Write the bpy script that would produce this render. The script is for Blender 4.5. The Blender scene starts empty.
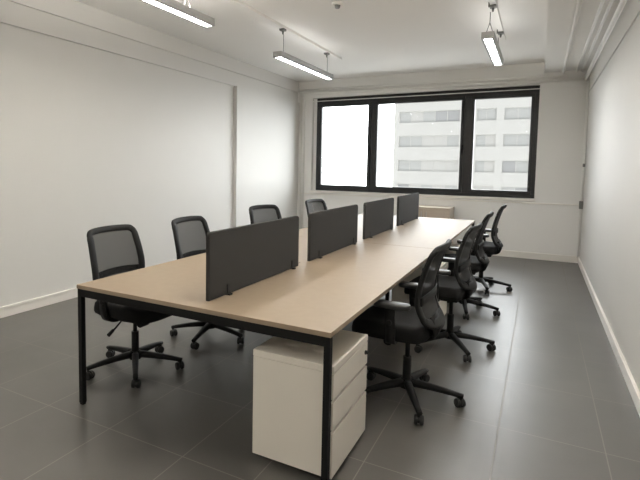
import bpy, bmesh, math, random
from mathutils import Vector, Matrix
R = math.radians
random.seed(4)
scene = bpy.context.scene
col = scene.collection

# ------------------------------------------------------------------ materials
def lin(h):
    h = h.lstrip('#'); o = []
    for i in (0, 2, 4):
        c = int(h[i:i+2], 16) / 255
        o.append(c / 12.92 if c <= .04045 else ((c + .055) / 1.055) ** 2.4)
    return (*o, 1)

def mat(name, color, rough=.5, metal=0, noise=0, nscale=30, bump=0, spec=.5):
    m = bpy.data.materials.new(name); m.use_nodes = True
    nt = m.node_tree; b = nt.nodes['Principled BSDF']
    c = lin(color) if isinstance(color, str) else (*color, 1)
    b.inputs['Base Color'].default_value = c
    b.inputs['Roughness'].default_value = rough
    b.inputs['Metallic'].default_value = metal
    b.inputs['Specular IOR Level'].default_value = spec
    if noise or bump:
        tc = nt.nodes.new('ShaderNodeTexCoord')
        n = nt.nodes.new('ShaderNodeTexNoise')
        n.inputs['Scale'].default_value = nscale; n.inputs['Detail'].default_value = 4
        nt.links.new(tc.outputs['Object'], n.inputs['Vector'])
        if noise:
            mx = nt.nodes.new('ShaderNodeMix'); mx.data_type = 'RGBA'
            mx.inputs['A'].default_value = tuple(max(0, v * (1 - noise)) for v in c[:3]) + (1,)
            mx.inputs['B'].default_value = tuple(min(1, v * (1 + noise)) for v in c[:3]) + (1,)
            nt.links.new(n.outputs['Fac'], mx.inputs['Factor'])
            nt.links.new(mx.outputs['Result'], b.inputs['Base Color'])
        if bump:
            bp = nt.nodes.new('ShaderNodeBump'); bp.inputs['Strength'].default_value = bump
            bp.inputs['Distance'].default_value = .002
            nt.links.new(n.outputs['Fac'], bp.inputs['Height'])
            nt.links.new(bp.outputs['Normal'], b.inputs['Normal'])
    return m

def emis(name, color, strength):
    m = bpy.data.materials.new(name); m.use_nodes = True
    nt = m.node_tree; b = nt.nodes['Principled BSDF']
    b.inputs['Base Color'].default_value = (.8, .8, .8, 1)
    b.inputs['Emission Color'].default_value = (*color, 1)
    b.inputs['Emission Strength'].default_value = strength
    return m

M = {}
M['wall'] = mat('white_wall_paint_dimmed', (.69, .68, .655), .62, noise=.015, nscale=3)  # same paint as the window wall, colour lowered to offset strong lamp light
M['backwall'] = mat('white_wall_paint_lightened', (.86, .85, .825), .62, noise=.015, nscale=3)  # same wall paint, missing light made up by a lighter colour
M['ceiling'] = mat('white_ceiling_paint', (.90, .89, .87), .7, noise=.012, nscale=2)
M['trim'] = mat('white_gloss_trim', (.84, .81, .76), .35)
M['pipe'] = mat('white_painted_pipe', (.87, .86, .83), .4)
M['window_frame'] = mat('anthracite_aluminium', (.013, .0135, .0145), .42, noise=.1, nscale=12)
M['steel'] = mat('black_powder_coat', (.010, .010, .010), .55, noise=.1, nscale=60, spec=.15)
M['plastic'] = mat('black_plastic', (.008, .008, .008), .55, noise=.08, nscale=40, spec=.25)
M['fabric'] = mat('black_fabric', (.009, .009, .009), .85, noise=.25, nscale=220, bump=.4, spec=.25)
M['pad'] = mat('black_soft_arm_pad', (.018, .018, .018), .42)
M['castor'] = mat('black_nylon', (.010, .010, .010), .5)
M['screen'] = mat('charcoal_screen_fabric', (.024, .023, .0215), .9, noise=.12, nscale=300, bump=.3)
M['ped'] = mat('white_lacquered_steel', (.72, .68, .615), .42, noise=.01, nscale=5)
M['dark_gap'] = mat('dark_gap', (.03, .028, .025), .7)
M['cab'] = mat('beige_laminate', (.52, .44, .36), .5, noise=.03, nscale=6)
M['alu'] = mat('light_aluminium', (.42, .42, .42), .4, metal=.6)
M['wire'] = mat('steel_wire', (.16, .16, .16), .4, metal=.7)
M['clip'] = mat('grey_metal_clip', (.20, .20, .19), .4, metal=.5)
S_SKY, S_DIM, E_DOWN, E_UP, E_REAR, E_MID = 9.4, 1.05, 50.0, 3.0, 8.0, 90.0
M['led'] = emis('led_diffuser', (1, .985, .955), E_DOWN)
M['led_warm'] = emis('warm_led_diffuser', (1, .94, .84), E_DOWN)
M['fill_up'] = emis('added_uplight', (1, .985, .955), E_UP)  # upward glow added to the pendants to brighten the ceiling
M['fill_mid'] = emis('added_mid_uplight', (1, .95, .87), E_MID)  # stronger added glow, its ceiling hot spot lies out of view
M['fill_rear'] = emis('added_rear_uplight', (1, .92, .80), E_REAR)  # added upward fill for the lamps behind the camera
M['facade'] = mat('pale_concrete_facade', (.52, .51, .49), .8, noise=.05, nscale=.6)
M['pane_far'] = mat('blinds_behind_far_panes', (.43, .43, .42), .5, noise=.05, nscale=1)
M['pane_far_light'] = mat('light_blinds_behind_far_panes', (.50, .49, .47), .5, noise=.05, nscale=1)
M['pane_far_dark'] = mat('grey_blinds_behind_far_panes', (.35, .35, .35), .5, noise=.05, nscale=1)
M['street'] = mat('pale_paving', (.68, .67, .65), .9, noise=.1, nscale=.5)

# wood: light oak with faint grain along the bench (object y)
def wood():
    m = bpy.data.materials.new('light_oak_laminate'); m.use_nodes = True
    nt = m.node_tree; b = nt.nodes['Principled BSDF']
    tc = nt.nodes.new('ShaderNodeTexCoord'); mp = nt.nodes.new('ShaderNodeMapping')
    mp.inputs['Scale'].default_value = (14, 1.1, 14)
    n = nt.nodes.new('ShaderNodeTexNoise'); n.inputs['Scale'].default_value = 1.6
    n.inputs['Detail'].default_value = 8; n.inputs['Distortion'].default_value = .5
    cr = nt.nodes.new('ShaderNodeValToRGB')
    cr.color_ramp.elements[0].position = .3; cr.color_ramp.elements[0].color = (.65, .485, .27, 1)
    cr.color_ramp.elements[1].position = .72; cr.color_ramp.elements[1].color = (.78, .605, .35, 1)
    nt.links.new(tc.outputs['Object'], mp.inputs['Vector']); nt.links.new(mp.outputs['Vector'], n.inputs['Vector'])
    nt.links.new(n.outputs['Fac'], cr.inputs['Fac']); nt.links.new(cr.outputs['Color'], b.inputs['Base Color'])
    b.inputs['Roughness'].default_value = .36
    b.inputs['Specular IOR Level'].default_value = .5
    return m
M['wood'] = wood()
M['wood_edge'] = mat('oak_edge_band', (.29, .225, .16), .5, noise=.08, nscale=20)

def tile_mat(name, c, rough):
    m = bpy.data.materials.new(name); m.use_nodes = True
    nt = m.node_tree; b = nt.nodes['Principled BSDF']
    tc = nt.nodes.new('ShaderNodeTexCoord')
    n = nt.nodes.new('ShaderNodeTexNoise'); n.inputs['Scale'].default_value = 2.2; n.inputs['Detail'].default_value = 7
    n2 = nt.nodes.new('ShaderNodeTexNoise'); n2.inputs['Scale'].default_value = 60; n2.inputs['Detail'].default_value = 3
    cr = nt.nodes.new('ShaderNodeValToRGB')
    cr.color_ramp.elements[0].position = .3; cr.color_ramp.elements[0].color = tuple(v * .88 for v in c) + (1,)
    cr.color_ramp.elements[1].position = .7; cr.color_ramp.elements[1].color = tuple(v * 1.12 for v in c) + (1,)
    bp = nt.nodes.new('ShaderNodeBump'); bp.inputs['Strength'].default_value = .12; bp.inputs['Distance'].default_value = .002
    for t in (n, n2): nt.links.new(tc.outputs['Object'], t.inputs['Vector'])
    nt.links.new(n.outputs['Fac'], cr.inputs['Fac']); nt.links.new(cr.outputs['Color'], b.inputs['Base Color'])
    nt.links.new(n2.outputs['Fac'], bp.inputs['Height']); nt.links.new(bp.outputs['Normal'], b.inputs['Normal'])
    b.inputs['Roughness'].default_value = rough; b.inputs['Specular IOR Level'].default_value = 1.0
    return m
M['tile'] = tile_mat('dark_grey_floor_tile', (.094, .089, .082), .36)
M['grout'] = mat('grey_grout', (.26, .25, .23), .8, spec=.5)

def mesh_fabric():
    m = bpy.data.materials.new('black_see_through_mesh'); m.use_nodes = True
    nt = m.node_tree; b = nt.nodes['Principled BSDF']; out = nt.nodes['Material Output']
    b.inputs['Base Color'].default_value = (.018, .018, .018, 1); b.inputs['Roughness'].default_value = .7
    t = nt.nodes.new('ShaderNodeBsdfTransparent'); mx = nt.nodes.new('ShaderNodeMixShader')
    mx.inputs[0].default_value = .84
    nt.links.new(t.outputs[0], mx.inputs[1]); nt.links.new(b.outputs[0], mx.inputs[2]); nt.links.new(mx.outputs[0], out.inputs['Surface'])
    return m
M['mesh'] = mesh_fabric()

def glass():
    m = bpy.data.materials.new('clear_window_glass'); m.use_nodes = True
    nt = m.node_tree; out = nt.nodes['Material Output']; nt.nodes.remove(nt.nodes['Principled BSDF'])
    t = nt.nodes.new('ShaderNodeBsdfTransparent'); t.inputs[0].default_value = (.97, .98, .975, 1)
    g = nt.nodes.new('ShaderNodeBsdfGlossy'); g.inputs['Roughness'].default_value = .02
    f = nt.nodes.new('ShaderNodeFresnel'); f.inputs['IOR'].default_value = 1.09
    mx = nt.nodes.new('ShaderNodeMixShader')
    nt.links.new(f.outputs[0], mx.inputs[0]); nt.links.new(t.outputs[0], mx.inputs[1]); nt.links.new(g.outputs[0], mx.inputs[2])
    nt.links.new(mx.outputs[0], out.inputs['Surface'])
    return m
M['glass'] = glass()

# ------------------------------------------------------------------ mesh helpers
class MB:
    def __init__(self): self.bm = bmesh.new()
    def box(self, x0, x1, y0, y1, z0, z1, bevel=0, seg=2, mi=0):
        t = bmesh.new(); bmesh.ops.create_cube(t, size=1)
        for v in t.verts:
            v.co = Vector(((x0+x1)/2 + v.co.x*(x1-x0), (y0+y1)/2 + v.co.y*(y1-y0), (z0+z1)/2 + v.co.z*(z1-z0)))
        if bevel:
            bmesh.ops.bevel(t, geom=list(t.edges), offset=bevel, segments=seg, affect='EDGES', profile=.5)
        self._merge(t, mi); return self
    def _merge(self, t, mi=0, M4=None, smooth=False):
        t.verts.index_update(); vs = [self.bm.verts.new((M4 @ v.co) if M4 else v.co) for v in t.verts]
        for f in t.faces:
            try:
                nf = self.bm.faces.new([vs[v.index] for v in f.verts]); nf.material_index = mi; nf.smooth = smooth or f.smooth
            except ValueError: pass
        t.free()
    def cyl(self, a, b, r, r2=None, n=16, mi=0, bevel=0):
        a = Vector(a); b = Vector(b); d = b - a; L = d.length
        t = bmesh.new()
        bmesh.ops.create_cone(t, cap_ends=True, segments=n, radius1=r, radius2=r if r2 is None else r2, depth=L)
        if bevel:
            es = [e for e in t.edges if abs(e.verts[0].co.z - e.verts[1].co.z) < 1e-6]
            bmesh.ops.bevel(t, geom=es, offset=bevel, segments=2, affect='EDGES', profile=.5)
        for f in t.faces: f.smooth = len(f.verts) == 4
        q = d.to_track_quat('Z', 'Y').to_matrix().to_4x4()
        self._merge(t, mi, Matrix.Translation((a + b) / 2) @ q); return self
    def tube(self, pts, r, n=12, mi=0):
        pts = [Vector(p) for p in pts]
        self.sweep(pts, [[(r*math.cos(2*math.pi*k/n), r*math.sin(2*math.pi*k/n)) for k in range(n)]]*len(pts), mi=mi); return self
    def sweep(self, pts, secs, closed=False, normals=None, mi=0, smooth=True):
        """sections in (u, v): u along the given normal, v along tangent x normal"""
        pts = [Vector(p) for p in pts]; N = len(pts); rings = []
        prev = None
        for i, p in enumerate(pts):
            if closed: t = (pts[(i+1) % N] - pts[i-1]).normalized()
            else: t = (pts[min(i+1, N-1)] - pts[max(i-1, 0)]).normalized()
            if normals: u = Vector(normals[i])
            else:
                u = prev if prev is not None else (Vector((0, 0, 1)) if abs(t.z) < .9 else Vector((1, 0, 0)))
            u = (u - t * u.dot(t)).normalized(); prev = u
            v = t.cross(u)
            rings.append([self.bm.verts.new(p + u*a + v*b) for a, b in secs[i]])
        k = len(rings[0])
        for i in range(N if closed else N - 1):
            A, B = rings[i], rings[(i+1) % N]
            for j in range(k):
                f = self.bm.faces.new((A[j], A[(j+1) % k], B[(j+1) % k], B[j])); f.smooth = smooth; f.material_index = mi
        if not closed:
            f = self.bm.faces.new(list(reversed(rings[0]))); f.material_index = mi
            f = self.bm.faces.new(rings[-1]); f.material_index = mi
        return self
    def prism(self, outline, z0, z1, bevel=0, seg=3, smooth=False, mi=0, M4=None):
        t = bmesh.new()
        vs = [t.verts.new((x, y, z0)) for x, y in outline]; t.faces.new(vs)
        r = bmesh.ops.extrude_face_region(t, geom=list(t.faces))
        for v in r['geom']:
            if isinstance(v, bmesh.types.BMVert): v.co.z = z1
        bmesh.ops.recalc_face_normals(t, faces=t.faces)
        if bevel:
            es = [e for e in t.edges if abs(e.verts[0].co.z - e.verts[1].co.z) < 1e-6]
            bmesh.ops.bevel(t, geom=es, offset=bevel, segments=seg, affect='EDGES', profile=.5)
        self._merge(t, mi, M4, smooth); return self
    def build(self, name, m, parent=None, loc=(0, 0, 0)):
        bmesh.ops.recalc_face_normals(self.bm, faces=self.bm.faces)
        me = bpy.data.meshes.new(name); self.bm.to_mesh(me); self.bm.free()
        for x in (m if isinstance(m, (list, tuple)) else [m]): me.materials.append(x)
        o = bpy.data.objects.new(name, me); col.objects.link(o); o.location = loc
        if parent: o.parent = parent
        return o

def tag(o, label=None, cat=None, group=None, kind=None):
    if label: o['label'] = label
    if cat: o['category'] = cat
    if group: o['group'] = group
    if kind: o['kind'] = kind
    return o
def empty(name, loc=(0, 0, 0), rz=0):
    o = bpy.data.objects.new(name, None); col.objects.link(o); o.location = loc
    o.rotation_euler = (0, 0, rz); o.empty_display_size = .1; return o
def copy_tree(o, parent=None):
    c = o.copy(); col.objects.link(c); c.parent = parent
    for ch in list(o.children): copy_tree(ch, c)
    return c
def rrect(w, h, r, n=6, cx=0, cy=0):
    pts = []
    for sx, sy, a0 in ((1, 1, 0), (-1, 1, 90), (-1, -1, 180), (1, -1, 270)):
        for k in range(n + 1):
            a = R(a0 + 90*k/n); pts.append((cx + sx*(w/2 - r) + r*math.cos(a), cy + sy*(h/2 - r) + r*math.sin(a)))
    return pts
def interp(tab, z):
    """smooth interpolation in a table of (z, value)"""
    if z <= tab[0][0]: return tab[0][1]
    if z >= tab[-1][0]: return tab[-1][1]
    for i in range(len(tab) - 1):
        if tab[i][0] <= z <= tab[i+1][0]:
            p0 = tab[max(i-1, 0)]; p1 = tab[i]; p2 = tab[i+1]; p3 = tab[min(i+2, len(tab)-1)]
            t = (z - p1[0]) / (p2[0] - p1[0]); h = p2[0] - p1[0]
            m1 = (p2[1]-p0[1])/(p2[0]-p0[0]) * h; m2 = (p3[1]-p1[1])/(p3[0]-p1[0]) * h
            return (2*t**3-3*t**2+1)*p1[1] + (t**3-2*t**2+t)*m1 + (-2*t**3+3*t**2)*p2[1] + (t**3-t**2)*m2
def catmull(P, n=6, closed=True):
    out = []; N = len(P)
    for i in range(N if closed else N - 1):
        g = lambda k: Vector(P[(i+k) % N] if closed else P[min(max(i+k, 0), N-1)])
        a, b, c, d = g(-1), g(0), g(1), g(2)
        for k in range(n):
            t = k / n
            out.append(.5*((2*b) + (c-a)*t + (2*a-5*b+4*c-d)*t*t + (3*b-a-3*c+d)*t**3))
    if not closed: out.append(Vector(P[-1]))
    return out

# ------------------------------------------------------------------ room
XL, XR, D, H = -4.385, .599, 8.954, 3.16
YB = -4.6                 # rear wall, behind the camera
WZ = .24                  # wall thickness

# floor: tiles and grout in one mesh
fl = MB()
def quad(x0, x1, y0, y1, mi):
    f = fl.bm.faces.new([fl.bm.verts.new((x, y, 0)) for x, y in ((x0, y0), (x1, y0), (x1, y1), (x0, y1))]); f.material_index = mi
g = .0028
xs_r = [-1.10, -.70, -.14, .365, XR + .05]
xs_l = [XL - .1, -4.08, -3.565, -3.05, -2.535, -2.02, -1.505, -1.10]
ys_r = [YB - .1] + [2.26 + .70*k for k in range(-10, 10) if YB < 2.26 + .7*k < D] + [D + .05]
ys_l = [YB - .1] + [1.84 + .575*k for k in range(-12, 13) if YB < 1.84 + .575*k < D] + [D + .05]
for xs_, ys_ in ((xs_l, ys_l), (xs_r, ys_r)):
    for a, b in zip(xs_[:-1], xs_[1:]):
        for c, d in zip(ys_[:-1], ys_[1:]):
            quad(a + g, b - g, c + g, d - g, 0)
            quad(a, b, c, c + g, 1); quad(a, b, d - g, d, 1)
            quad(a, a + g, c + g, d - g, 1); quad(b - g, b, c + g, d - g, 1)
bmesh.ops.remove_doubles(fl.bm, verts=fl.bm.verts, dist=1e-5)
tag(fl.build('floor', [M['tile'], M['grout']]), 'dark grey large format tiled floor', kind='structure')

c = MB(); c.box(XL - WZ, XR + WZ, YB - WZ, D + WZ, H, H + .2)
tag(c.build('ceiling', M['ceiling']), 'white ceiling', kind='structure')
b = MB(); b.box(-.01, XR, YB, D, 3.0, H)
tag(b.build('trim_1', M['ceiling']), 'white boxed beam along the ceiling beside the right wall', kind='structure')

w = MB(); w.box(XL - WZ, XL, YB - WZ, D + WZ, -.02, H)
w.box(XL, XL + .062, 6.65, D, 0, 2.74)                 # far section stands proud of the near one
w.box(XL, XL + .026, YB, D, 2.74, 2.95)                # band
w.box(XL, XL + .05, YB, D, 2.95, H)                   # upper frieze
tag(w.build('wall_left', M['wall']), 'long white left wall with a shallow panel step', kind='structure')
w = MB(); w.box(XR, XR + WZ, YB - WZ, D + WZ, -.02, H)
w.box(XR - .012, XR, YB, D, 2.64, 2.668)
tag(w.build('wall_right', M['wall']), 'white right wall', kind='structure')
w = MB(); w.box(XL - WZ, XR + WZ, YB - WZ, YB, -.02, H)
tag(w.build('wall_rear', M['wall']), 'white rear wall', kind='structure')

# window wall with its opening
OX0, OX1, OZ0, OZ1 = -4.03, -.062, .945, 2.818
w = MB()
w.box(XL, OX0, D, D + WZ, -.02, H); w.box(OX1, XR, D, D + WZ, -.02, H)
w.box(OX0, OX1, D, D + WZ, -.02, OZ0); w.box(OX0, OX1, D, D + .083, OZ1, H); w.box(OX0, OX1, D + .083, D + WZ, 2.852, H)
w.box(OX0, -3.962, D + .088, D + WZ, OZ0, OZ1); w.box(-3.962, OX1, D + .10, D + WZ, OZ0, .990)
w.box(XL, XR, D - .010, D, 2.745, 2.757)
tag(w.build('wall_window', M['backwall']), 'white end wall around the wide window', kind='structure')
t = MB(); t.box(XL + .062, XR, D - .016, D, .902, .924, .004)
tag(t.build('trim_2', M['trim']), 'thin white rail across the window wall below the sill', kind='structure')
t = MB(); t.box(OX0 - .03, OX1 + .02, D - .03, D + .12, .945, .982, .006)
tag(t.build('trim_3', M['trim']), 'white window sill', kind='structure')

def baseboard(name, boxes, label):
    m = MB()
    for (x0, x1, y0, y1, z0, z1) in boxes: m.box(x0, x1, y0, y1, z0, z1, .003)
    tag(m.build(name, M['trim']), label, kind='structure')
baseboard('baseboard_left', [(XL, XL + .014, YB, 6.65, 0, .082), (XL, XL + .022, YB, 6.65, .082, .107),
                             (XL + .062, XL + .076, 6.65, D - .022, 0, .082), (XL + .062, XL + .084, 6.65, D - .022, .082, .107)], 'white skirting along the left wall')
baseboard('baseboard_right', [(XR - .014, XR, YB, D - .022, 0, .082), (XR - .022, XR, YB, D - .022, .082, .107)], 'white skirting along the right wall')
baseboard('baseboard_window', [(XL + .084, XR, D - .014, D, 0, .082), (XL + .084, XR, D - .022, D, .082, .107)], 'white skirting under the window')

# window: outer frame, mullions, three sashes with glass
wroot = empty('window_1', (0, 0, 0)); tag(wroot, 'wide three part window with thick black frame', kind='structure')
F0, F1 = D + .085, D + .165
wx0, wx1, wz0, wz1 = -3.965, -.058, .987, 2.850
m = MB()
m.box(wx0, wx1, F0, F1, wz1 - .15, wz1, .004); m.box(wx0, wx1, F0, F1, wz0, wz0 + .06, .004)
m.box(wx0, wx0 + .06, F0, F1, wz0 + .06, wz1 - .15, .004); m.box(wx1 - .06, wx1, F0, F1, wz0 + .06, wz1 - .15, .004)
mul = [(-2.85, -2.77), (-1.185, -1.08)]
for a, b_ in mul: m.box(a, b_, F0, F1, wz0 + .06, wz1 - .15, .004)
m.build('window_frame', M['window_frame'], wroot)
bays = [(wx0 + .06, -2.85), (-2.77, -1.185), (-1.08, wx1 - .06)]
for (a, b_) in bays:
    s = MB(); t_ = .055; z0, z1 = wz0 + .06, wz1 - .15; y0, y1 = F0 - .018, F1 - .01
    s.box(a, b_, y0, y1, z0, z0 + t_, .004); s.box(a, b_, y0, y1, z1 - t_, z1, .004)
    s.box(a, a + t_, y0, y1, z0 + t_, z1 - t_, .004); s.box(b_ - t_, b_, y0, y1, z0 + t_, z1 - t_, .004)
    so = s.build('sash', M['window_frame'], wroot)
    gl = MB(); gl.box(a + t_ - .005, b_ - t_ + .005, F0 + .03, F0 + .036, z0 + t_ - .005, z1 - t_ + .005)
    gl.build('pane', M['glass'], so)
for hx in (-2.872, -1.197):
    hm = MB(); hm.box(hx - .014, hx + .014, F0 - .034, F0 - .018, 1.78, 1.87, .004); hm.box(hx - .009, hx + .009, F0 - .062, F0 - .034, 1.81, 1.835, .003)
    hm.box(hx - .010, hx + .010, F0 - .066, F0 - .050, 1.72, 1.835, .004)
    hm.build('window_handle', M['steel'], wroot)

# ------------------------------------------------------------------ pipes and conduits
def pipe(name, pts, r, label, cat='pipe', group=None, rad=.05):
    P = [Vector(p) for p in pts]; out = [P[0]]
    for i in range(1, len(P) - 1):
        a = (P[i-1] - P[i]).normalized(); b_ = (P[i+1] - P[i]).normalized()
        s = P[i] + a*rad; e = P[i] + b_*rad
        for k in range(6):
            t_ = k/5; out.append(s*(1-t_)**2 + P[i]*2*t_*(1-t_) + e*t_**2)
    out.append(P[-1])
    m = MB(); m.tube(out, r, 10)
    return tag(m.build(name, M['pipe']), label, cat, group)
zb = 3.0
pipe('conduit', [(XL + .07, D - .018, 2.985), (.245, D - .022, 2.930), (.245, D - .022, zb - .021), (.245, YB + .02, zb - .021)], .020,
     'white pipe above the window that turns up onto the beam and runs forward', 'pipe', rad=.035)
pipe('conduit', [(-4.20, D - .036, 0), (-4.20, D - .036, 2.915), (.565, D - .036, 2.855)], .023,
     'white pipe rising in the left corner and crossing just over the window', 'pipe', rad=.04)
pipe('conduit', [(.545, D - .045, 2.86), (.545, YB + .02, 2.90)], .023, 'white pipe running forward along the top of the right wall, outermost of the pipes there', 'pipe')
pipe('conduit', [(.425, D - .012, zb - .016), (.425, YB + .02, zb - .016)], .014, 'thin white pipe under the beam, farther from the right wall than its close neighbour', 'pipe')
pipe('conduit', [(.495, D - .012, zb - .016), (.495, YB + .02, zb - .016)], .014, 'thin white pipe under the beam, close beside the right wall pipe', 'pipe')
pipe('conduit', [(-4.265, D - .014, 0), (-4.265, D - .014, 2.95)], .012, 'slim white upright pipe in the left corner, nearest the left wall', 'pipe')
pipe('conduit', [(XR - .02, D - .075, .11), (XR - .02, D - .075, 2.82)], .014, 'white upright pipe in the right corner reaching down to the skirting', 'pipe')
jr = empty('junction_box', (XR - .004, D - .20, .93))
tag(jr, 'small grey junction box with a thin upright conduit on the right wall', 'junction box')
m = MB(); m.box(-.05, 0, -.035, .035, -.06, .06, .006); m.build('box', M['clip'], jr)
m = MB(); m.tube([(-.016, 0, .06), (-.016, 0, 1.88)], .010, 10); m.build('conduit', M['pipe'], jr)
m = MB(); m.box(-.032, 0, -.018, .018, .58, .63, .004); m.build('clip', M['clip'], jr)

# ------------------------------------------------------------------ ceiling tracks and pendant lights
def track(x, y0, y1, mounts, label):
    r = empty('ceiling_track', (x, y0, H)); tag(r, label, 'lighting track', 'ceiling tracks for the pendant lights')
    m = MB(); m.box(-.028, .028, 0, y1 - y0, -.036, 0, .004); m.build('rail', M['pipe'], r)
    for y in mounts:
        k = MB(); k.box(-.032, .032, y - y0 - .035, y - y0 + .035, -.062, -.034, .006); k.cyl((0, y - y0, -.062), (0, y - y0, -.10), .014, .009, 10)
        k.box(-.045, -.025, y - y0 - .012, y - y0 + .012, -.05, .0, .003)
        k.build('clip', M['clip'], r)
    return r
track(-2.81, YB + .3, 7.25, (-3.87, -2.69, -.97, .22, 2.35, 3.45, 5.33, 6.72), 'long white track on the ceiling over the left side of the desk')
track(-.495, YB + .3, 7.10, (-3.87, -2.69, -.97, .22, 2.05, 3.60, 5.52, 6.62), 'long white track on the ceiling over the right side of the desk')

def pendant(x, yA, yB, ws, z0, v, label):
    r = empty('pendant_light', (x, yA, z0)); tag(r, label, 'light', 'linear pendant lights')
    W, HT, L = .118, .07, yB - yA
    m = MB()   # extruded channel, open below
    m.box(-W/2, W/2, 0, L, .03, HT, .004); m.box(-W/2, -W/2 + .024, 0, L, 0, .03, .002); m.box(W/2 - .024, W/2, 0, L, 0, .03, .002)
    m.build('housing', M['alu'], r)
    m = MB(); m.box(-W/2 + .024, W/2 - .024, .006, L - .006, .013, .03); m.build('diffuser', M['led' if yA > 4 else 'led_warm'], r)
    m = MB(); m.box(-W/2 + .022, W/2 - .022, .03, L - .03, HT - .001, HT + .002); m.build('added_top_glow', M['fill_up' if yA > 4 else 'fill_mid' if yA > 1 else 'fill_rear'], r)  # added glowing strip on top of the housing, lifts the ceiling
    for y in (0, L):
        m = MB(); m.box(-W/2, W/2, y - .004, y + .004, 0, HT, .001); m.build('end_cap', M['alu'], r)
    for i, y in enumerate(ws):
        m = MB(); top = (0, y - yA, H - z0 - .10)
        if v[i]:
            knot = Vector((0, y - yA, HT + .13)); m.cyl(knot, top, .0035, n=8)
            for s in (-1, 1): m.cyl((s*.04, y - yA, HT), knot, .0035, n=8)
        else: m.cyl((0, y - yA, HT), top, .0035, n=8)
        m.build('suspension_wire', M['wire'], r)
    return r
pendant(-2.80, 5.18, 6.82, (5.33, 6.72), 2.755, (0, 0), 'white linear pendant light over the far left half of the desk, near the window')
pendant(-2.775, 2.12, 3.78, (2.35, 3.45), 2.755, (1, 1), 'white linear pendant light cut by the top edge above the left wall')
pendant(-.518, 5.36, 6.76, (5.52, 6.62), 2.755, (1, 0), 'white linear pendant light over the right hand chairs in front of the window')
pendant(-.49, 1.85, 3.75, (2.05, 3.60), 2.755, (1, 1), 'added, unseen white linear pendant light above the near right end of the desk')  # lamp added out of view to brighten desk and room
pendant(-2.80, -1.20, .44, (-.97, .22), 2.755, (1, 1), 'added, unseen white linear pendant light behind the camera on the left track')  # this and the next three are unseen lamps added as room fill
pendant(-.49, -1.20, .44, (-.97, .22), 2.755, (1, 1), 'added, unseen white linear pendant light behind the camera on the right track')
pendant(-2.80, -4.10, -2.46, (-3.87, -2.69), 2.755, (1, 1), 'added, unseen white linear pendant light at the rear of the left track')
pendant(-.49, -4.10, -2.46, (-3.87, -2.69), 2.755, (1, 1), 'added, unseen white linear pendant light at the rear of the right track')
s = empty('ceiling_detector', (-1.925, 4.86, H)); tag(s, 'small grey ceiling fitting at the top edge between the two tracks', 'detector')
m = MB(); m.cyl((0, 0, -.022), (0, 0, 0), .055, .06, 20); m.build('base', M['pipe'], s)
m = MB(); m.cyl((0, 0, -.05), (0, 0, -.022), .022, .032, 16); m.build('sensor', M['clip'], s)

# ------------------------------------------------------------------ bench desk
TL, TR, Y0, YF, YS, T = -2.392, -.764, 1.939, 7.30, 4.49, .74
dk = empty('bench_desk', ((TL+TR)/2, (Y0+YF)/2, 0)); tag(dk, 'long light oak bench desk for eight on thin black steel legs', 'desk')
ox, oy = -(TL+TR)/2, -(Y0+YF)/2
def dbox(m, x0, x1, y0, y1, z0, z1, bv=0, mi=0): m.box(x0 + ox, x1 + ox, y0 + oy, y1 + oy, z0, z1, bv, 2, mi); return m
for (a, b_) in ((Y0, YS - .0035), (YS + .0035, YF)):
    m = MB(); dbox(m, TL, TR, a, b_, T - .0235, T, .0015)
    for f in m.bm.faces:
        f.material_index = 0 if f.normal.z > .9 else 1
    o = m.build('tabletop', [M['wood'], M['wood_edge']], dk)
m = MB(); dbox(m, -1.553, -1.545, 3.17, 3.27, T - .001, T + .0008); m.build('dark_strip', M['dark_gap'], dk)  # thin dark strip on the tabletop between the first two screens
L_ = .031; zr = T - .0235
for y in (Y0 + .003, YF - .003 - L_):
    m = MB(); dbox(m, TL + .004 + L_, TR - .004 - L_, y, y + L_, zr - .046, zr, .002); m.build('end_rail', M['steel'], dk)
    for x in (TL + .004, TR - .004 - L_):
        m = MB(); dbox(m, x, x + L_, y, y + L_, .012, zr, .002); dbox(m, x + .003, x + L_ - .003, y + .003, y + L_ - .003, 0, .014, .002); m.build('leg', M['steel'], dk)
m = MB(); dbox(m, TL + .2, TR - .2, YS - L_/2, YS + L_/2, zr - .046, zr, .002); m.build('middle_rail', M['steel'], dk)
for x in (-1.225, TL + TR + 1.225 - L_):
    m = MB(); dbox(m, x, x + L_, YS - L_/2, YS + L_/2, .012, zr - .046, .002); dbox(m, x + .003, x + L_ - .003, YS - L_/2 + .003, YS + L_/2 - .003, 0, .014); m.build('leg', M['steel'], dk)
for x in (-1.25, TL + TR + 1.25 - .04):
    m = MB(); dbox(m, x, x + .04, Y0 + L_ + .003, YS - L_/2, zr - .042, zr, .002); dbox(m, x, x + .04, YS + L_/2, YF - L_ - .003, zr - .042, zr, .002); m.build('long_beam', M['steel'], dk)

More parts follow.
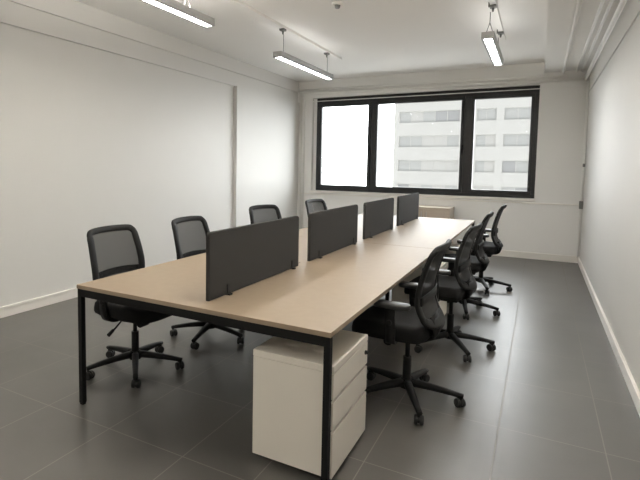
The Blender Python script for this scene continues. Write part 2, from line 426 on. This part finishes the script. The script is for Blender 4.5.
# desk screens
SX, ST = -1.511, .026
scr = [(2.052, 3.138, 'charcoal fabric desk screen nearest the camera, the largest in view'),
       (3.338, 4.432, 'charcoal fabric desk screen second from the front, before the seam in the tabletop'),
       (4.66, 5.735, 'charcoal fabric desk screen third from the front, just past the seam in the tabletop'),
       (5.965, 7.10, 'charcoal fabric desk screen farthest back, closest to the window')]
for a, b_, lab in scr:
    r = empty('desk_screen', (SX, (a+b_)/2, T)); tag(r, lab, 'desk screen', 'screens along the middle of the desk')
    Lw = b_ - a
    Mx = Matrix(((0, 0, 1, 0), (1, 0, 0, 0), (0, 1, 0, 0), (0, 0, 0, 1)))   # outline (y,z), extruded along x
    m = MB(); pts = [p for p in rrect(Lw, .366, .028, 6, 0, .003 + .183)]
    pts = [(p[0], p[1]) if p[1] > .1 else (math.copysign(Lw/2 - (.006 if p[1] < .006 else 0), p[0]), p[1]) for p in pts if p[1] > .1 or False] + [(-Lw/2, .003), (Lw/2, .003)]
    m.prism(pts, -ST/2, ST/2, .005, 2, M4=Mx); m.build('panel', M['screen'], r)
    for yy in (-Lw/2 + .175, Lw/2 - .105):
        m = MB(); m.box(-ST/2 - .006, ST/2 + .006, yy - .013, yy + .013, 0, .0028)
        m.box(ST/2, ST/2 + .006, yy - .013, yy + .013, .012, .062, .002); m.box(-ST/2 - .006, -ST/2, yy - .013, yy + .013, .012, .062, .002)
        m.box(ST/2 + .006, ST/2 + .022, yy - .015, yy + .015, 0, .010, .002); m.box(-ST/2 - .022, -ST/2 - .006, yy - .015, yy + .015, 0, .010, .002)
        m.build('clamp', M['plastic'], r)

# ------------------------------------------------------------------ drawer pedestals
def pedestal(x0, y0, label):
    W, Dp, zt, zb_ = .424, .498, .563, .030
    r = empty('drawer_pedestal', (x0, y0, 0)); tag(r, label, 'drawer unit', 'drawer pedestals under the desk')
    m = MB(); m.box(0, W - .018, .003, Dp - .003, zb_, zt - .036, .002); m.build('carcass', M['ped'], r)
    m = MB(); m.box(0, W, 0, Dp, zt - .033, zt, .003); m.box(.004, W - .02, .006, Dp - .006, zt - .036, zt - .033); m.build('top', M['ped'], r)
    zs = [(.406, .526), (.262, .391), (zb_ + .002, .247)]
    for i, (a, b_) in enumerate(zs):
        m = MB(); m.box(W - .016, W, .003, Dp - .003, a, b_, .002); d = m.build('drawer_front', M['ped'], r)
        if i == 0:
            k = MB(); k.cyl((W, Dp - .042, .478), (W + .006, Dp - .042, .478), .011, n=14); k.cyl((W + .006, Dp - .042, .478), (W + .018, Dp - .042, .478), .008, n=12)
            k.build('lock', M['plastic'], d)
    m = MB(); m.box(W - .019, W - .0175, .005, Dp - .005, zb_, zt - .036); m.build('shadow_gap', M['dark_gap'], r)
    for x in (.05, W - .07):
        for y in (.05, Dp - .05):
            m = MB(); m.cyl((x - .010, y, .0135), (x + .010, y, .0135), .0135, n=14, bevel=.002); m.box(x - .014, x + .014, y - .014, y + .014, .022, zb_); m.build('caster', M['castor'], r)
    return r
pedestal(-1.195, 2.0, 'white three drawer pedestal behind the front right desk leg')
pedestal(-1.172, 4.495, 'white drawer pedestal half hidden by chairs, standing past the middle desk leg')
pedestal(-1.172, 5.62, 'white drawer pedestal farthest under the desk, glimpsed between chair backs')

# low cabinet under the window
r = empty('low_cabinet', (-1.70, 8.46, 0)); tag(r, 'low beige cabinet under the window behind the far end of the desk', 'cabinet')
m = MB(); m.box(-.42, .42, .02, .455, .06, .772, .002); m.build('body', M['cab'], r)
m = MB(); m.box(-.424, .424, 0, .46, .776, .798, .002); m.build('top', M['cab'], r)
m = MB(); m.box(-.40, .40, .04, .44, 0, .06); m.build('plinth', M['dark_gap'], r)
for s_ in (-1, 1):
    m = MB(); m.box(min(s_*.003, s_*.417), max(s_*.003, s_*.417), .003, .019, .07, .768, .002); d = m.build('door', M['cab'], r)
    m = MB(); m.box(s_*.04 - .006, s_*.04 + .006, -.015, .003, .60, .72, .003); m.build('handle', M['alu'], d)

# ------------------------------------------------------------------ office chair (faces +x, column on the origin)
XB = [(.46, -.225), (.488, -.204), (.551, -.160), (.626, -.130), (.70, -.128), (.764, -.138), (.904, -.178), (1.01, -.222)]
HW = [(.488, .150), (.52, .190), (.56, .213), (.62, .235), (.70, .244), (.82, .241), (.92, .232), (1.0, .222)]
ZT = 1.003
def back_x(y, z):
    w_ = max(interp(HW, z), .2)
    return interp(XB, z) - .030 * (1 - min(1, (y / w_) ** 2))
def chair_proto():
    root = empty('swivel_chair')
    # five star base with casters
    bs = MB(); RC = .325
    bs.cyl((0, 0, .075), (0, 0, .135), .042, .036, 20, bevel=.004)
    for k in range(5):
        a = R(72*k); ca, sa = math.cos(a), math.sin(a)
        pts = []; secs = []
        for t_ in [i/8 for i in range(9)]:
            d = .025 + (RC + .012 - .025)*t_; z = .112 - .018*t_ - .020*t_*t_
            hw, hh = .026 - .010*t_, .021 - .010*t_
            pts.append((d*ca, d*sa, z))
            secs.append([(hh, -hw*.6), (hh, hw*.6), (hh*.3, hw), (-hh, hw*.8), (-hh, -hw*.8), (hh*.3, -hw)])
        bs.sweep(pts, secs, normals=[(0, 0, 1)]*9)
    base = bs.build('base', M['plastic'], root)
    for k in range(5):
        a = R(72*k); ca, sa = math.cos(a), math.sin(a)
        c_ = MB(); tw = R(72*k + 35 + 40*((k*7) % 3))
        tx, ty = math.cos(tw), math.sin(tw)          # wheel axle direction
        px, py = RC*ca, RC*sa
        c_.cyl((px, py, .05), (px, py, .085), .008, n=10)
        cx_, cy_ = px - ty*.012, py + tx*.012
        for s_ in (-1, 1):
            c_.cyl((cx_ + s_*.006*tx, cy_ + s_*.006*ty, .0275), (cx_ + s_*.027*tx, cy_ + s_*.027*ty, .0275), .0275, n=20, bevel=.006)
        c_.cyl((cx_ - .008*tx, cy_ - .008*ty, .034), (cx_ + .008*tx, cy_ + .008*ty, .034), .026, n=16)
        c_.build('caster', M['castor'], base)
    m = MB(); m.cyl((0, 0, .10), (0, 0, .275), .026, n=20, bevel=.003); m.cyl((0, 0, .27), (0, 0, .385), .0145, n=16); m.build('gas_column', M['plastic'], root)
    # mechanism
    m = MB(); m.box(-.12, .13, -.075, .075, .365, .415, .014, 3); m.box(-.06, .06, -.11, .11, .385, .418, .008)
    m.cyl((.09, -.04, .34), (.09, .04, .34), .028, n=16, bevel=.004)
    mech = m.build('tilt_mechanism', M['plastic'], root)
    m = MB(); m.tube(catmull([(.0, -.07, .385), (.02, -.14, .375), (.035, -.20, .352), (.04, -.235, .338)], 4, False), .006, 8); m.cyl((.038, -.225, .344), (.044, -.275, .322), .011, .013, 12, bevel=.003)
    m.build('height_lever', M['plastic'], mech)
    # seat: cushion on a shell
    def seat_outline(gx=0):
        pts = [(-.165, -.205), (-.185, -.1), (-.19, 0), (-.185, .1), (-.165, .205), (-.10, .238), (.05, .250), (.18, .246), (.262, .215), (.292, .11), (.298, 0), (.292, -.11), (.262, -.215), (.18, -.246), (.05, -.250), (-.10, -.238)]
        return [(p.x*(1-gx) + .05*gx, p.y*(1-gx)) for p in catmull([(x, y, 0) for x, y in pts], 3)]
    m = MB(); rings = []
    prof = [(.10, 0, .428), (.02, 0, .432), (0, 0, .445), (-.0, 0, .470), (.02, 0, .492), (.06, 0, .503), (.14, 0, .508), (.40, 0, .500), (.75, 0, .494)]
    for gx, _, z in prof:
        rg = []
        for x, y in seat_outline(gx):
            drop = .030*max(0, (x - .12)/.18)**2 if x > .12 else 0
            rise = .010*(abs(y)/.25)**2
            rg.append(m.bm.verts.new((x, y, z - drop + (rise if z > .48 else 0))))
        rings.append(rg)
    for A, B in zip(rings[:-1], rings[1:]):
        for j in range(len(A)):
            f = m.bm.faces.new((A[j], A[(j+1) % len(A)], B[(j+1) % len(A)], B[j])); f.smooth = True
    m.bm.faces.new(rings[0][::-1]); f = m.bm.faces.new(rings[-1]); f.smooth = True
    seat = m.build('seat', M['fabric'], root)
    m = MB(); m.prism(seat_outline(.09), .414, .4285, .006, 2); m.build('seat_shell', M['plastic'], seat)
    # backrest frame: a closed loop on the curved back surface
    ctrl = []
    for z in (.535, .575, .64, .72, .82, .90, .955): ctrl.append((interp(HW, z), z))
    ctrl += [(.206, .985), (.176, .997), (.09, 1.002), (0, ZT)]
    half = ctrl
    bottom = [(.165, .512), (.10, .500), (0, .495)]
    loop = half + [(-y, z) for y, z in reversed(half[:-1])] + [(-y, z) for y, z in bottom[:-1]] + [bottom[-1]] + [(y, z) for y, z in reversed(bottom[:-1])]
    L2 = catmull([(y, z, 0) for y, z in loop], 5)
    P3 = [Vector((back_x(p.x, p.y), p.x, p.y)) for p in L2]
    nrm = []
    for p in L2:
        e = .004
        dxdz = (back_x(p.x, p.y + e) - back_x(p.x, p.y - e))/(2*e); dxdy = (back_x(p.x + e, p.y) - back_x(p.x - e, p.y))/(2*e)
        nrm.append(Vector((1, -dxdy, -dxdz)).normalized())
    secs = []
    for p in L2:
        wd = .026 if p.y < .94 else .023
        if p.y < .56: wd = .030
        secs.append([(.011, -wd*.75), (.011, wd*.75), (.004, wd), (-.010, wd*.9), (-.014, wd*.5), (-.014, -wd*.5), (-.010, -wd*.9), (.004, -wd)])
    # shift loop inwards so that the outline is the outer edge
    N = len(P3); P4 = []
    for i in range(N):
        t_ = (P3[(i+1) % N] - P3[i-1]).normalized(); inn = t_.cross(nrm[i])
        ctr = Vector((P3[i].x, 0, .75)); 
        if inn.dot(ctr - P3[i]) < 0: inn = -inn
        P4.append(P3[i] + inn*.024)
    m = MB(); m.sweep(P4, secs, closed=True, normals=nrm)
    bf = m.build('back_frame', M['plastic'], root)
    # mesh panel
    m = MB(); rows = []
    for i in range(19):
        z = .522 + (.975 - .522)*i/18; hw = interp(HW, z) - .026
        if z > .95: hw -= .02*((z - .95)/.03)
        rows.append([m.bm.verts.new((back_x(hw*(2*j/14 - 1), z) - .002, hw*(2*j/14 - 1), z)) for j in range(15)])
    for A, B in zip(rows[:-1], rows[1:]):
        for j in range(14):
            f = m.bm.faces.new((A[j], A[j+1], B[j+1], B[j])); f.smooth = True
    m.build('back_mesh', M['mesh'], root)
    # lumbar bar behind the mesh
    pts = []; ns = []; secs = []
    for j in range(15):
        y = -.215 + .43*j/14; z = .668 + .014*(1 - (y/.215)**2)
        pts.append((back_x(y, z) - .014, y, z)); ns.append((0, 0, 1)); secs.append([(.024, -.004), (.024, .004), (-.024, .004), (-.024, -.004)])
    m = MB(); m.sweep(pts, secs, normals=ns); m.build('lumbar_bar', M['plastic'], root)
    # bracket from the foot of the back round under the seat
    m = MB(); pts = catmull([(-.180, 0, .560), (-.202, 0, .520), (-.213, 0, .475), (-.196, 0, .432), (-.140, 0, .408), (-.06, 0, .394)], 4, False)
    ns = []; secs = []
    for i, p in enumerate(pts):
        t_ = (pts[min(i+1, len(pts)-1)] - pts[max(i-1, 0)]).normalized(); ns.append(t_.cross(Vector((0, 1, 0))))
        f_ = i/(len(pts)-1); hw = .115 + .02*math.sin(math.pi*min(1, f_*1.6)) - .085*max(0, f_ - .45)/.55; th = .011
        secs.append([(th, -hw), (th, hw), (-th, hw), (-th, -hw)])
    m.sweep(pts, secs, normals=ns); m.build('back_bracket', M['plastic'], root)
    # armrests
    for s_ in (-1, 1):
        m = MB()
        pts = catmull([(.02, s_*.12, .405), (.018, s_*.20, .402), (.012, s_*.262, .425), (.008, s_*.282, .50), (.012, s_*.282, .58), (.012, s_*.278, .632)], 4, False)
        secs = [[(.008, -.028), (.008, .028), (-.008, .028), (-.008, -.028)]]*len(pts); ns = []
        for i in range(len(pts)):
            t_ = (pts[min(i+1, len(pts)-1)] - pts[max(i-1, 0)]).normalized(); ns.append(t_.cross(Vector((1, 0, 0))))
        m.sweep(pts, secs, normals=ns)
        m.cyl((.012, s_*.268, .545), (.012, s_*.302, .545), .016, n=14, bevel=.003)
        arm = m.build('armrest', M['plastic'], root)
        m = MB(); m.prism(rrect(.215, .08, .036, 6, .005, s_*.272), .628, .660, .010, 3, smooth=True); m.build('arm_pad', M['pad'], arm)
    return root
proto = chair_proto()
# x, y, heading, star angle (world), label
CH = [(-.680, 3.04, 179, 8, .028, .02, 'black mesh swivel chair on the right, nearest the camera beside the white drawer pedestal'),
      (-.585, 4.12, 176, 14, .055, .025, 'black mesh swivel chair, second along the right side of the desk'),
      (-.630, 5.27, 180, -6, .010, .03, 'black mesh swivel chair, third along the right side of the desk'),
      (-.575, 6.39, 180, 0, .008, .04, 'black mesh swivel chair on the right, farthest back by the window'),
      (-2.475, 2.50, 0, 26.7, -.012, .01, 'black mesh swivel chair on the left, nearest the camera, base seen under the desk end'),
      (-2.405, 3.32, 0, -6.6, -.035, .01, 'black mesh swivel chair, second along the left side, left of the nearest screen'),
      (-2.42, 4.56, -15, 10, -.022, .03, 'black mesh swivel chair, third along the left side, rising over the nearest screen'),
      (-2.42, 5.98, -10, 30, -.022, .02, 'black mesh swivel chair on the left, farthest back, only its top over a screen')]
for i, (x, y, hd, st, dx, dz, lab) in enumerate(CH):
    o = proto if i == 0 else copy_tree(proto)
    o.location = (x, y, 0); o.rotation_euler = (0, 0, R(hd)); tag(o, lab, 'office chair', 'office chairs around the long desk')
    for ch in o.children:
        if ch.name.startswith('base'): ch.rotation_euler = (0, 0, R(st - hd))
        elif not ch.name.startswith('gas_column'): ch.location = (dx, 0, dz)      # seat height and depth setting

# ------------------------------------------------------------------ outside
bl = empty('apartment_building', (-9, 60, -14)); tag(bl, 'pale concrete apartment block with rows of windows outside', 'building')
bx = lambda x: x + 9; bz = lambda z: z + 14
rowsz = [(8.25 - 2.92*k, 6.90 - 2.92*k) for k in range(7)]
colsx = [(-15.35, -8.40, 5), (-6.58, -4.52, 2), (-3.75, -1.0, 2), (.6, 3.4, 2)]
m = MB()
m.box(bx(-15.95), bx(6), .35, 12, 0, bz(8.9))
zedges = [bz(9.3)] + [v for r_ in rowsz for v in (bz(r_[0]), bz(r_[1]))] + [0]
for i in range(0, len(zedges), 2):
    m.box(bx(-15.95), bx(6), 0, .35, zedges[i+1], zedges[i])           # spandrel bands
for (zt, zb_) in rowsz:
    xe = [-15.95] + [v for c_ in colsx for v in c_[:2]] + [6]
    for i in range(0, len(xe), 2): m.box(bx(xe[i]), bx(xe[i+1]), .0, .35, bz(zb_), bz(zt))
m.box(bx(-15.95), bx(6), -.02, 12, bz(9.3), bz(9.42))
m.build('wall', M['facade'], bl)
for ri, (zt, zb_) in enumerate(rowsz):
    for (x0, x1, n) in colsx:
        f = MB(); wd = (x1 - x0)/n
        f.box(bx(x0), bx(x1), .20, .30, bz(zt) - .06, bz(zt)); f.box(bx(x0), bx(x1), .20, .30, bz(zb_), bz(zb_) + .06)
        for k in range(n + 1): xx = bx(x0) + wd*k; f.box(max(xx - .035, bx(x0)), min(xx + .035, bx(x1)), .20, .30, bz(zb_) + .06, bz(zt) - .06)
        fo = f.build('window', M['facade'], bl)
        for k in range(n):
            g_ = MB(); g_.box(bx(x0) + wd*k + .02, bx(x0) + wd*(k+1) - .02, .25, .34, bz(zb_) + .05, bz(zt) - .05)
            g_.build('pane', random.choice([M['pane_far'], M['pane_far'], M['pane_far_light'], M['pane_far_dark']]), fo)
m = MB(); m.box(-120, 120, 10, 150, -14.2, -14)
tag(m.build('street_ground', M['street']), 'grey street far below the window', kind='structure')

# ------------------------------------------------------------------ light
wd = bpy.data.worlds.new('overcast_sky'); scene.world = wd; wd.use_nodes = True
nt = wd.node_tree; bg = nt.nodes['Background']
# bright veiled cloud on the far side, towards the hidden sun; duller cloud behind our own building
tc = nt.nodes.new('ShaderNodeTexCoord'); sp = nt.nodes.new('ShaderNodeVectorMath'); sp.operation = 'DOT_PRODUCT'; sp.inputs[1].default_value = (.5, .866, 0); mr = nt.nodes.new('ShaderNodeMapRange')
mr.interpolation_type = 'SMOOTHSTEP'
for k_, v_ in (('From Min', -.05), ('From Max', .9), ('To Min', S_DIM), ('To Max', S_SKY)): mr.inputs[k_].default_value = v_
nt.links.new(tc.outputs['Generated'], sp.inputs[0]); nt.links.new(sp.outputs['Value'], mr.inputs['Value']); nt.links.new(mr.outputs['Result'], bg.inputs['Strength'])
bg.inputs['Color'].default_value = (.96, .98, 1.0, 1)
pl = bpy.data.lights.new('window_portal', 'AREA'); pl.shape = 'RECTANGLE'; pl.size = 3.85; pl.size_y = 1.8; pl.cycles.is_portal = True
po = bpy.data.objects.new('window_portal', pl); col.objects.link(po); po.location = (-2.015, D + .20, 1.91); po.rotation_euler = (R(-90), 0, 0)

# ------------------------------------------------------------------ camera
cam = bpy.data.cameras.new('camera'); co = bpy.data.objects.new('camera', cam); col.objects.link(co)
f_, cx, cy = 484.95, 270.78, 200.60
yw, pt, rl = R(-28.946), R(-4.083), R(.755)
fwd = Vector((math.sin(yw)*math.cos(pt), math.cos(yw)*math.cos(pt), math.sin(pt)))
rt = Vector((math.cos(yw), -math.sin(yw), 0)); up = rt.cross(fwd)
r2 = rt*math.cos(rl) + up*math.sin(rl); u2 = -rt*math.sin(rl) + up*math.cos(rl)
co.matrix_world = Matrix.Translation((0, 0, 1.4622)) @ Matrix((r2, u2, -fwd)).transposed().to_4x4()
cam.sensor_width = 36; cam.lens = f_*36/640; cam.shift_x = (320 - cx)/640; cam.shift_y = (cy - 240)/640
cam.clip_start = .05; cam.clip_end = 500
scene.camera = co

vs = scene.view_settings; scene.display_settings.display_device = 'sRGB'
vs.view_transform = 'Standard'; vs.look = 'None'; vs.gamma = 1; vs.use_curve_mapping = False
vs.exposure = 0.36
scene.cycles.max_bounces = 12; scene.cycles.diffuse_bounces = 8; scene.cycles.transparent_max_bounces = 12
scene.cycles.use_denoising = True
